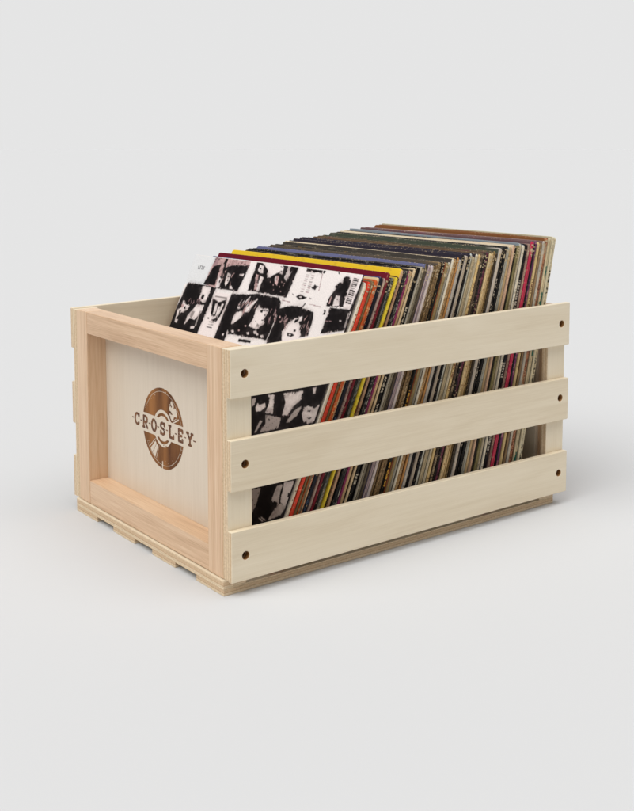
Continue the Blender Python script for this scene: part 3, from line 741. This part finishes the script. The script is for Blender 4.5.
COLLAGE = '''n 323.5,281.9 301.9,284 248.2,284.6 259.4,307.2 263.9,328.1 262.5,353.9 328.4,349.7;k 305.8,285.8 248.4,285 252.1,214 316.4,211.6;w 272.6,283.7 255.1,284 255.5,264.4 260.3,262.4 271.3,266.9 270.6,274.3;k 267.5,273.6 262.3,272.7 262.8,266.7 267.8,267.3;w 270.4,259.6 256,259.5 255.9,250.8 265.5,239.6 275.9,240 282.2,230.4 282.5,242.4;w 302.4,261.4 294.5,256.9 285.3,255.8 286.5,250.4 298.1,245.4 305.2,236.9 307,248.6 300.3,252;k 302.8,247.4 299.6,249.1 298.4,243.7 301,242.1;p 301.9,256.5 297.5,256.1 296.7,252.4 301.5,252.3;k 295.3,253.6 292.5,254.6 291,250.9 294.6,250.1;w 305,236.5 298.5,235.6 299.5,231.4 303.6,232.4;w 268.2,230.9 259.8,231.6 260.5,228.2 267.2,228.1;g 260.5,252.3 258.2,251.8 257.6,231.9 260.3,232.6;k 254.9,284.8 244.8,284.4 248.3,221.7 257.2,222.6;w 243.5,279.3 210.2,278.2 213.8,221.3 250.4,222.5;k 244.1,269.8 237.7,269.1 230.1,267 224.1,268.9 216.1,271.8 214.8,263.8 216.5,251.4 221.1,242.6 230.4,241.9 233,243.6 224.8,246.3 222.5,254.7 223.6,262.4 227.9,260.3 226.4,249.1 231.1,247.1 237.2,250.9 240.3,259.9;w 234.9,264 231,265.7 228.4,256.1 229.4,249.8 232.9,251.4;w 222.4,266 218.5,265.8 220.1,255 222.4,246.6 222.5,254.7;g 240.7,274.4 216.5,274.3 216.4,272.4 241,272.5;g 235,241.3 224.6,241.4 224.7,240.4 235,240.3;g 235,238 224.7,238.1 224.9,237.3 235.2,237.2;k 236,234.6 225.3,234.6 225.2,233.4 236.3,233.4;k 240.9,246 237.4,245.6 237.1,243.9 240.3,244.4;k 210.6,280.2 196.2,280.1 193.1,218.1 214.8,220.1;w 202.1,229.7 198.6,230.2 198.3,227.4 201.6,227.8;p 266.1,327.9 195.7,326.2 201.2,283.7 246.8,283.9 272.5,286.4;m 266.1,327.9 256.9,327.4 260.5,309.2 267.4,310.7;k 265.2,310.5 257.8,313.3 251.4,314.7 249.3,286.6 273.5,286.3;k 246.3,324.8 240.8,324.4 241.7,315.5 239.9,311 236,313.4 225.3,316 195.7,318.1 201.6,283.2 247.7,283.7 246.2,296.8 244.3,308.5;w 248.5,300.8 243.1,297.1 239.3,296 239.8,291.1 239.5,284.9 246.3,284.2;k 243.9,294.9 241.5,294.1 241.5,290.7 244,291.8;w 232.8,305.4 225.4,303.5 225.2,294 227.7,288 231.2,290.9 232.6,299.1;w 209.3,305.4 201.2,306.6 200.9,303.7 209.1,303.8;w 219.6,288.3 217.2,289.8 211.7,285.6 218.7,285.6;w 246.5,326.9 242.6,326.4 242.3,324.7 246.5,325.2;k 183.7,327.7 164.9,328.1 106.5,326.5 110.1,285.7 183.3,287.1;w 167.2,327.9 133.7,326.6 137,315 146.2,310.2 150.1,306.4 156.3,305.9 158.7,315.1 166.3,319.4 173.2,323.3;w 176.8,320.6 169.2,319.2 166.4,310.4 172.4,310.4 177.6,313.4 176.8,316.5;k 175.7,316.6 171.8,316.1 172.1,314.5 175.2,314.6;p 177.9,308.3 173.4,307.7 167.2,289.2 171.9,289.1;w 169.4,307.1 162.5,305.3 163,296 162.2,287.7 167,287.8;w 140.2,324.1 132.7,321.3 131.5,312.1 136.6,313.1 136.3,318.1;w 126.8,330 113.5,327.1 117.5,314.8 121.1,305.2 126.3,308.7 124.7,319.1;k 120.6,323.4 113.7,323 118.6,313.7 121.5,319.4;p 141.4,310 135.2,309.2 133.6,298.1 139.6,300.9;w 142.4,308.6 139.5,308.6 138.3,302.8 141.3,304.1;p 148.4,302 147.1,301.8 146.6,300.2 148,300.7;p 141.6,299.1 140.3,298.9 139.8,297.3 141.2,297.8;p 128.5,304 127.2,303.7 126.7,302.2 128.1,302.6;p 123.7,300.1 122.4,299.8 121.9,298.3 123.3,298.8;p 129.4,298 128.2,297.7 127.7,296.2 129,296.6;p 138,293.2 136.7,292.9 136.2,291.4 137.5,291.8;p 124.7,292.6 123.4,292.3 122.9,290.8 124.3,291.2;p 123.2,302.5 121.9,302.2 121.4,300.7 122.8,301.2;k 92.7,326.7 66,326.2 65.2,319 72.8,320.2 77.6,319 92.5,319.6;w 90.5,326.1 89.4,326.1 88.6,322.6 89.7,322.7;w 87.5,326.1 86.4,326 85.5,322.6 86.7,322.7;w 84.5,326.1 83.4,326 82.5,322.6 83.7,322.7;w 81.5,326.1 80.4,326 79.6,322.6 80.7,322.7;w 78.5,326 77.4,325.9 76.6,322.5 77.7,322.6;w 75.6,326 74.4,325.9 73.6,322.5 74.7,322.6;w 72.6,326 71.5,325.9 70.6,322.5 71.8,322.6;w 69.6,325.9 68.5,325.8 67.7,322.5 68.8,322.6;g 90.7,315.9 85.2,315.8 85.4,315 90.9,315.1;m 81.4,315.8 76,315.7 76.1,314.9 81.6,315;m 90.7,313.4 85.2,313.3 85.4,312.5 90.9,312.6;g 81.4,313.3 76,313.2 76.1,312.4 81.6,312.5;g 90.7,310.9 85.2,310.8 85.4,310 90.9,310.1;m 81.4,310.8 76,310.7 76.1,310 81.6,310;m 90.7,308.4 85.2,308.3 85.4,307.5 90.9,307.6;g 81.4,308.3 76,308.3 76.1,307.5 81.6,307.5;g 90.7,305.9 85.2,305.8 85.4,305 90.9,305.1;m 81.4,305.8 76,305.8 76.1,305 81.6,305;m 90.7,303.4 85.2,303.3 85.4,302.5 90.9,302.6;g 81.4,303.3 76,303.3 76.2,302.5 81.6,302.5;g 90.7,300.9 85.2,300.8 85.4,300.1 90.9,300.1;m 81.4,300.8 76,300.8 76.2,300 81.6,300.1;m 90.7,298.4 85.2,298.3 85.4,297.6 90.9,297.6;g 81.4,298.4 76,298.3 76.2,297.6 81.6,297.6;g 90.7,295.9 85.2,295.9 85.4,295.1 90.9,295.1;m 81.4,295.9 76,295.9 76.2,295.1 81.6,295.1;k 75.2,302 71.2,303.2 70.9,306.3 67.8,304.3 63.3,304 66.4,301.4 66.8,299.1 72.4,300;k 95.3,288.5 91.5,290.8 87.4,292 82,290.3 75.6,289.4 80.7,286.6 87.8,285.5;w 89.6,289.1 85.6,289.9 85.2,288 88.3,287.7;k 103,291.5 101,290.9 99,289.2 101.7,290.1;k 72.8,289.8 67.7,288.8 68.4,288 72.8,288.8;k 64.6,324.4 59.7,324 60.8,319.8 63.5,319.9;m 64.5,318.7 63.5,318.8 60.1,298.3 61.1,298.2;k 40.3,326.1 37.6,325.8 36.8,320.8 39.1,321.4;k 32.8,312.2 27.9,312.7 28.5,317.3 25.1,319.7 20.4,319.4 16.2,315.7 5,285.8 41.5,282.5 40.8,291 37.7,299.1 34.5,303.7 37.9,306.5;w 31.1,296.5 24.6,296.8 21.5,285.7 31.3,283.9 31.5,292;k 28.1,293.3 26.4,293.1 26.2,291.5 27.8,291.6;w 33.7,312.9 31.5,312.7 30.9,311.3 33.2,311.5;p 38.3,294.9 36.4,294.6 36.6,285.9 38.5,286;k 33.7,282.5 1.2,283 -2.9,260.6 35.5,251;w 13.5,270.3 10.3,270.3 9.9,268.5 12.9,268.5;m 34.8,266.9 24.6,267.4 24.6,266.9 34.8,266.2;m 116.1,282.4 100.6,281.4 100.7,280.4 116.1,281.4;k 76.7,282.9 74.3,282.4 78.4,276.4 82.7,276.9 78.3,278.9;m 68,282.7 48.8,281.5 49,280.7 68.1,281.9;k 42.8,278.7 38.8,277.9 38.1,273.1 42.3,273.4 40.9,275.8;k 210.9,279 161.7,284.8 122.3,283.9 117.6,280 114.8,272.8 119.2,232.8 191.8,230.6;w 153.1,272.2 149.2,269.1 144,267.4 141.4,268.9 134.4,269.2 133,263.6 136.2,256.4 132.8,251.1 142.8,242.6 158.9,245 154.7,254.1 155.9,263.6;k 147.8,265.8 142.9,265.5 142.5,263 147.1,263.7;k 141.2,267.8 138.2,267.5 138.5,265.5 140.6,266;g 150.5,252.7 148.1,252.6 147.7,251.1 150.1,251.3;w 173.7,281 173.9,279 179.2,270.6 181.4,270.9 177.9,276.6;w 158.8,279.3 159.5,276.9 165.8,267.6 170.3,260.6 177,260.7 173.3,268 165.7,274;w 189,258.4 180.7,260.8 176.9,256.8 179.3,251.7 184.1,247.6 191.5,242.8 192.5,253.1;k 180.9,250.9 178.4,251.8 179.4,248.2 182,247.5;w 187.6,235.4 183.6,236.8 181.3,234.2 184.6,233;p 175.6,237.9 173,238.8 171.6,237.1 173.7,236.4;w 158.5,236.6 154.6,238 152.5,235.4 155.7,234.3;w 147,239.6 142.1,241.4 139.3,238.2 143.4,236.7;w 140.9,237.5 137.6,238.7 135.8,236.6 138.5,235.6;w 132.5,236.4 128.2,238 125.8,235.1 129.3,233.8;p 166.4,244.6 163.9,245.5 162.4,243.8 164.5,243.1;w 191.3,264.9 187.3,266.3 185,263.6 188.3,262.5;p 191.1,268.5 188.8,269.3 187.4,267.7 189.4,267.1;k 168.4,228 145.2,228.4 145.1,225.4 168.3,224.2;k 113.6,272.3 101.4,274.9 79.8,276.8 71.4,270.4 66.6,243 118.2,232.3;k 115.1,272.2 103,276.1 87.3,277.9 57,273.9 53.9,261.6 53.6,246.8 117.3,226.8;w 86.7,261.2 81.4,263.4 73.5,267.6 71.1,259.4 71.1,251.9 65.6,246.1 69.7,237.2 91,230.5 97.7,244.7 92.7,255.7;k 82.7,262.1 77.3,264.3 76.9,261.3 81.3,258.1 83.9,258.9;k 76.5,260.6 71.9,262.1 68.7,257.8 72.5,256.4;k 88.1,245.6 79.6,245.9 75.4,244.2 80.2,241.7 87.6,242.2;w 85,244.8 81.2,244.8 82.1,243.4 85.2,243.5;k 80,251.1 75.3,250.4 75.8,248.3 79.2,248.6;p 111,263.1 108.6,262.8 108.7,260.8 111.1,260.9;p 107.7,257.7 105.3,257.4 104.9,255.6 107.4,256;w 180.6,277.2 183.8,272 186.3,267.7 182.9,271.9;p 162.4,272.3 166.7,266.6 168,260.4 165.6,266.6;p 176.8,269 178.5,262.5 177,255.9 176.7,262.4;w 167.1,272.1 167.1,265.2 166.9,258.7 166.2,265.2;p 173.1,277.2 175.8,272.7 178.4,268.2 173.9,272.6;p 174.6,269.4 176.5,262.6 176.5,255.7 174.6,262.5;w 169.4,275 174.9,270 176.2,264.4 173.1,269.9;p 169.5,276.6 170.9,271.3 173,265.3 169.6,271.2;p 175.4,276.7 177.3,271.9 178.9,266.7 176,271.8;w 168,270.2 171.9,265.6 176.1,261.1 170.8,265.5;p 179.4,274.9 182.2,268.8 185.6,263.4 181.4,268.8;p 158.6,273 158.9,268.8 160.5,265 157.8,268.8;w 171.6,269.4 173.7,262.7 173.3,256.1 172.6,262.6;p 181.7,274.2 183.7,269.3 182.5,264.1 182.9,269.2;p 165,276.2 169.5,271.8 171.5,267.1 167.5,271.7;w 185.5,277.2 189.8,270.5 191.2,264.2 188.8,270.5;p 126.1,261.4 126.9,254.7 126.6,249.1 125.7,254.7;m 127.6,271.7 129.1,267.2 129,263.7 128.2,267.2;p 120.3,269 122.4,264.1 122.4,259 121.7,264.1;m 122.1,273.8 121.1,266.1 121.2,258.1 120.1,266;p 118.1,267.1 117.9,260.4 114.9,253.5 117,260.3;m 116.9,263.9 115.6,258.6 114.8,253.7 114.6,258.6;p 120.3,268.6 118.4,261.6 117.9,255.3 117.6,261.5;m 129.1,261.4 126.8,255.3 125.3,248.4 126.2,255.3;p 117,267.1 118.4,262.1 119.3,257.8 117.3,262.1;m 120.6,272.8 120,265.5 120,257.3 119.4,265.4;p 118.7,265.3 118.4,258.9 115.9,253.3 117.2,258.9;m 125.5,262.9 126.2,257.5 123.5,251.5 125.2,257.4;p 97.8,260 97.8,255 96.7,251 97.1,255;m 102.2,266.8 101.7,261.8 100.7,256.5 101,261.8;p 96.5,262.9 100,258.8 99.1,254.1 98.6,258.8;m 94.5,254.4 95.2,250.9 95.8,246.1 93.9,250.9;p 96.1,264.7 96.5,259.9 97.4,254.1 95.6,259.9;m 96.4,265 97.8,259.9 99.4,256.1 97,259.9;p 99.8,267.2 100.6,262.7 101.8,258.1 99.6,262.6;m 106.4,262.7 105.2,258.8 106.1,255 103.9,258.7;p 95.8,258.5 95.6,253.3 96.8,247.4 94.7,253.3;m 92,256.2 92,252.3 92.8,247.9 91.3,252.3;p 65.3,268.9 68,264.7 68.3,262.1 66.8,264.7;p 64.7,260.7 65.3,255.4 65.3,251.5 64.7,255.4;p 66.3,259 68.4,254.4 67.8,251.5 67.9,254.4;p 57.6,257.4 56.6,252.1 55.5,246.8 55.9,252;p 59.3,254.6 58.1,249 57.3,243.9 57.4,249;p 60.2,260.5 60.7,256.6 59.5,253.3 59.4,256.5;p 57.7,259.2 58.3,254.9 59.5,252.1 57.4,254.9;p 60.3,264.5 61.2,260 60.2,254.4 60.4,260;p 239.4,299.9 238.2,295.8 239.6,291.8 237.2,295.7;p 244.5,307.4 243.5,302.6 241.6,297.2 241.9,302.4;p 244.8,304.1 246,299.6 247.2,293.9 244.4,299.5;p 239.8,303.9 239.8,301.2 239.9,298.7 238.4,301.1;p 218.2,306.5 221.8,303.9 221,301.1 221,303.8;p 245.6,307.4 245,304 244.9,301.4 243.4,303.9;p 221.3,294.7 220.4,290.2 220.1,286.3 219.2,290.1;p 228.4,301.5 232.4,297 231.5,291.8 231.2,296.9;p 220.8,306.3 223.2,302.1 222.8,297.8 221.7,302;p 236.6,308.7 239.4,306.9 237.6,304.3 237.8,306.8;m 267.1,267.1 268.9,263.6 270.8,259 267.9,263.6;m 266.1,264.3 266.4,258.7 265.2,254.4 265.1,258.7;m 269.7,270.9 273.1,266.2 274,262.2 271.7,266.1;m 268,270.8 269.2,266.3 272.7,262.1 268.4,266.3;m 280.2,264.5 279.8,260.7 281.9,257.9 278.5,260.6;m 267.8,269.9 266.7,266.2 268,261.8 265.6,266.2;m 287.8,266.8 290.5,263.1 289.6,258.8 289.4,263.1;m 287.4,265.7 284.8,261 285.8,257.1 284,261;k 146.2,267.1 140.9,266.5 141.1,265.4 145.9,265.9;k 137,266.9 133.9,266.8 134.4,265.6 136.8,265.9;k 137.6,262.8 134.8,260.6 137,259.8 138,260.9;k 140.4,254.6 135.6,255.7 135.7,254.4 139,253.5;g 145.3,250.1 140.1,248.3 140.8,245.4 145.5,246.3;k 139,321.8 135.8,321.7 136,320.5 139,320.6;k 136,316.5 133.6,316.3 133.7,315.3 136.1,315.5;k 167.7,315.3 165.3,315.1 165.4,313.1 167.9,313.2;k 230,301.4 226.6,301.1 227.1,299.6 229.8,299.8;k 228.9,296.5 226.6,296.4 226.6,294.7 229.1,295.1;g 276.9,250.4 270,250.2 271.2,240.6 276.8,241.6;w 16,321.6 2.8,320.3 2,282.8 14.7,284.3;k 13,319.1 4.2,318.3 4.2,317.3 13,318.1;k 13,317.4 4.2,316.5 4.2,314.8 13,315.6;k 13,314.4 4.2,313.6 4.2,313 13,313.8;k 13,312.6 4.2,311.8 4.2,310.2 13,311.1;k 13,310.3 4.2,309.4 4.2,308.5 12.9,309.3;k 12.9,307.5 4.2,306.7 4.2,306.1 12.9,306.9;k 12.9,305.6 4.2,304.7 4.2,302.8 12.9,303.6;k 12.9,302.6 4.2,301.8 4.2,301 12.9,301.8;k 12.9,301 4.2,300.2 4.2,298.5 12.9,299.3;k 12.9,298.1 4.2,297.3 4.2,296.7 12.9,297.5;k 12.9,296 4.2,295.1 4.2,293.9 12.9,294.8;k 12.9,294 4.2,293.2 4.2,291.8 12.9,292.6;k 12.9,291.6 4.2,290.8 4.2,289.1 12.9,289.9;k -0.9,315.4 -2.2,314.6 -0.2,279.9 3.3,281.3;d -1.8,315.5 -9,323.9 -11.2,319.1 -17.7,304.4 -12.7,275.1 -0.7,281.3;w -6.7,300.2 -10.2,301.3 -12.5,299.2 -10.2,297.6;w -0.1,312.4 -2.2,313.1 -3.6,311.8 -2.3,310.9;w -10.8,312.4 -12.8,313.1 -14.2,311.8 -12.9,310.8;w -11.4,305.1 -13,305.6 -14,304.6 -13,303.9;w -8.9,307.4 -10,307.8 -10.7,307.1 -10,306.6;w -2,315.9 -3.5,316.4 -4.4,315.5 -3.5,314.8;w -8.4,315.5 -9.4,315.8 -10,315.2 -9.4,314.7;p -3.2,296.1 -4.2,295.5 -3.5,290.2 -7.2,285.2 -7.5,282.6 -1.9,285.5 -0.3,291.7;w 1.4,280.6 -8.7,280 -12.2,275.1 -10.4,264.1 -1.2,262.9;k -7.7,275.4 -8.5,276.4 -9.9,274.8 -8.9,274.2;g 3.9,279.4 2.2,279.6 -0,262.8 2.9,262.4;k 12.6,282 3,281.3 2.9,262.4 8.2,261.7;w -1.2,324.5 -5,324.9 -5.6,316.7 -3.2,316.5;d -3.4,324.3 -4.9,324.4 -4.8,322.6 -3.4,322.9;k 123.7,173.4 -12.6,210.5 -21.6,160.2 92.1,120;q 60.6,178.7 32.6,186.2 31.7,176.6 39.6,166.2 43.2,157.5 51.4,155.4 53.1,169.2;q 84.1,172.8 74.6,174.8 67.1,154.3 79.2,152.8 77.9,164.7;h 77.7,151 52.1,152.1 50.5,140.6 77.7,130.9 73,142;q 97.1,161.3 92.7,159.3 85.3,163.4 82.1,159.4 87.5,153.8 94.8,151.5 98,155.5;h 108.4,163.9 102.5,166.2 101.4,158.6 104.7,155.3;q 21.7,169.5 16.8,172.5 6.1,171.4 1.1,176.7 -5,174.4 -4.8,161.3 7,155.1 16.2,155.6 22.1,162.4;k 16.6,166.9 10,169 11.1,166.1;k 13.1,159.7 5.3,162 7.6,158.9;q 18.7,192.1 13.8,193.5 12.5,186.7 15.5,186.5;h 35.6,163.4 26.1,170.5 28.4,159.4 37.1,150.7 41.5,148.9;h 83.5,143.6 79.3,143.5 83.3,130 86.1,128.9;w -8.4,201.1 -11.4,202.5 -13.7,195 -10.7,193.6;k 69.7,69.9 -4.9,104.4 -15.4,53.2 48.1,29.9;h 63.1,67.9 46.4,75 44.7,61.5 46.7,42.4 49,41.8;q 22.7,83 15.6,86.9 14.4,76.9 11.7,66.5 23.6,67 23.3,79.1;w 13.9,88.5 -4,96 -2.7,81 -0.4,75.4 1,65.7 10.2,68.6 12.1,80;q 9.4,67.1 -0.8,67 2.2,60.4 3.7,55.8 19.6,46.7 15.5,58.8;k 3.3,80.4 -1.6,80.7 -2.3,76.7 2.3,75.9;q 34.8,45.4 32.9,45.9 24.9,44.2 27,43.1;q 31.7,47 30,47.3 22,46.1 24,45.1;k 296.6,309.7 295.5,309.6 294.7,304.7 295.8,304.8;k 296.3,305.7 293.1,305.5 293.1,304.9 295.8,304.8;k 292.8,309.6 291.7,309.5 290.9,304.6 292,304.7;k 292.8,309.6 289.9,309.5 289.9,308.8 292.8,309;k 289,309.5 287.9,309.4 287.1,304.5 288.2,304.7;k 288.7,305.5 285.5,305.3 285.5,304.7 288.2,304.7;k 285.2,309.4 284.1,309.3 283.3,304.4 284.4,304.6;k 285.2,309.4 282.3,309.2 282.3,308.6 285.1,308.8'''

INK = {'plain': 0.2, 'worn': 0.3, 'motley': 0.4, 'text': 0.25, 'letters': 0.2, 'lines': 0.25, 'blot': 0.35, 'amber': 0.3, 'teal': 0.3, 'tinytext': 0.2, 'split': 0.3}
for xb, tilt, t, yaw, h, c0, c1, style, cf, label in RECORDS:
    th = math.radians(tilt)
    r_near = rng.uniform(1.0, 3.2) + (2.5 if style == 'worn' else 0)
    t, h = t * 0.86, h + 4.0 + rng.uniform(-1.3, 1.3)           # a little air between neighbours
    cf = tuple(v * 0.93 for v in cf)
    me = sleeve_body(t, h, cf, c0, c1, r_near, rng.uniform(1.5, 5.0), INK[style], rng.uniform(-0.5, 0.5))
    o = link_obj('record_sleeve', me, card)
    o.location = ((xb - 4.0 * math.sin(th)) * MM, (0.2 if max(c0) - min(c0) > 120 else rng.uniform(0.9, 3.2)) * MM, (-8.3 + t * math.sin(th) + Z0) * MM)
    o.rotation_euler = (0, th, math.radians(yaw))
    tag(o, label, 'record', GROUP)
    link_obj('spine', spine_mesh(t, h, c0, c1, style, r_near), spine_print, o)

# ------------------------------------------------------------------ the front sleeve with its black and white collage
FH = 324.0
SW = 311.5
FTH, FYAW = math.radians(25.31), math.radians(4.21)
me = sleeve_body(2.0, FH, (226, 218, 212), (40, 34, 36), (60, 50, 52), 2.0, 2.0, 0.0, 0.0)
front = link_obj('record_sleeve', me, card)
nvec = Vector((math.cos(FTH) * math.cos(FYAW), math.cos(FTH) * math.sin(FYAW), -math.sin(FTH)))
front.location = Vector((54.615, 3.0, -4.5 + Z0)) * MM - nvec * (2.6 * MM)
front.rotation_euler = (0, FTH, FYAW)
tag(front, 'foremost record, its white cover printed with a black collage of portraits and a barcode', 'record', GROUP)
INKS = {'k': (20, 16, 17), 'w': (236, 224, 220), 'p': (206, 172, 168), 'g': (150, 140, 136), 'm': (160, 128, 130), 'd': (50, 34, 40), 'h': (158, 146, 140), 'n': (221, 221, 221), 'q': (210, 198, 192)}
dx = 0.62
gy = np.arange(0.4, SW - 0.3, dx); gz = np.arange(0.6, FH - 0.5, dx)
GY, GZ = np.meshgrid(gy, gz)
# a slightly ragged, photocopied edge to every shape
jr = np.random.RandomState(5)
def wander(shape, cell):
    c = jr.rand(shape[0] // cell + 3, shape[1] // cell + 3) - 0.5
    i = np.arange(shape[0]) / cell; j = np.arange(shape[1]) / cell
    i0 = i.astype(int); j0 = j.astype(int); fi = (i - i0)[:, None]; fj = (j - j0)[None, :]
    return (c[i0][:, j0] * (1 - fi) * (1 - fj) + c[i0 + 1][:, j0] * fi * (1 - fj) + c[i0][:, j0 + 1] * (1 - fi) * fj + c[i0 + 1][:, j0 + 1] * fi * fj)
PY = GY + 0.9 * wander(GY.shape, 8) + 0.25 * wander(GY.shape, 3)
PZ = GZ + 0.9 * wander(GY.shape, 8) + 0.25 * wander(GY.shape, 3)
rgb = np.empty(GY.shape + (3,)); rgb[:] = lin((236, 228, 224))
def draw(small):
    for item in COLLAGE.split(';'):
        tok = item.split()
        pts = [tuple(float(v) for v in q.split(',')) for q in tok[1:]]
        ws = max(p[0] for p in pts) - min(p[0] for p in pts); hs = max(p[1] for p in pts) - min(p[1] for p in pts)
        if (ws * hs < 190) != small: continue
        QX, QZ = (GY, GZ) if small else (PY, PZ)
        inside = np.zeros(GY.shape, bool)
        for (ya, za), (yb, zb) in zip(pts, pts[1:] + pts[:1]):
            if za == zb: continue
            inside ^= ((za > QZ) != (zb > QZ)) & (QX < (yb - ya) * (QZ - za) / (zb - za) + ya)
        rgb[inside] = lin(INKS[tok[0]])

draw(False)
# broken, photocopied edges: specks of the other tone near every border, thin scratches in the blacks
lum = rgb.mean(2)
def blur(a, k):
    for ax in (0, 1):
        c = np.cumsum(np.pad(a, [(k + 1, k) if i == ax else (0, 0) for i in (0, 1)], mode='edge'), axis=ax)
        n_ = a.shape[ax]
        a = (np.take(c, range(2 * k + 1, 2 * k + 1 + n_), axis=ax) - np.take(c, range(0, n_), axis=ax)) / (2 * k + 1)
    return a
soft = blur(blur(lum, 2), 2)
fine = 0.6 * wander(GY.shape, 2) + 0.5 * wander(GY.shape, 3)
dark = lum < 0.05
speck = dark & (soft > 0.12) & (fine > 0.25)
rgb[speck] = lin((226, 208, 204))
speck2 = (~dark) & (soft < 0.50) & (fine < -0.25)
rgb[speck2] = lin((34, 26, 28))
streak = 0.7 * wander((GY.shape[0], GY.shape[1]), 3) + wander((GY.shape[0], GY.shape[1]), 11)
rgb[dark & (soft > 0.03) & (streak > 0.52)] = lin((112, 92, 92))
draw(True)
# soft mid-tones of a reproduced photograph, then a slight spread of the ink
lum = rgb.mean(2)
wide_ = blur(blur(lum, 7), 7)
tone = 0.5 + wander(GY.shape, 6) + 0.6 * wander(GY.shape, 3)
k_ = np.clip((0.66 - wide_) * 2.0, 0, 0.6) * np.clip(tone, 0, 1)
rgb = np.where((lum > 0.3)[..., None], rgb * (1 - k_[..., None] * np.array((0.8, 0.86, 0.86))), rgb)
lift = np.clip(wide_ * 0.2, 0, 0.03) * np.clip(tone - 0.25, 0, 1)
rgb = np.where((lum < 0.05)[..., None], rgb + lift[..., None] * np.array((1.0, 0.82, 0.82)), rgb)
rgb = np.stack([blur(rgb[..., c_], 1) for c_ in range(3)], -1) * 0.4 + rgb * 0.6
ny, nz_ = len(gy), len(gz)
verts = np.stack([np.full(GY.size, -0.15), GY.ravel(), GZ.ravel()], 1) * MM
faces = [(r * ny + c, (r + 1) * ny + c, (r + 1) * ny + c + 1, r * ny + c + 1) for r in range(nz_ - 1) for c in range(ny - 1)]
me = bpy.data.meshes.new('printed_cover')
me.from_pydata(verts.tolist(), [], faces)
rgba = np.ones((GY.size, 4), np.float32); rgba[:, :3] = rgb.reshape(-1, 3)
color_attr(me, 'print', rgba)
link_obj('printed_cover', me, cover_print, front)
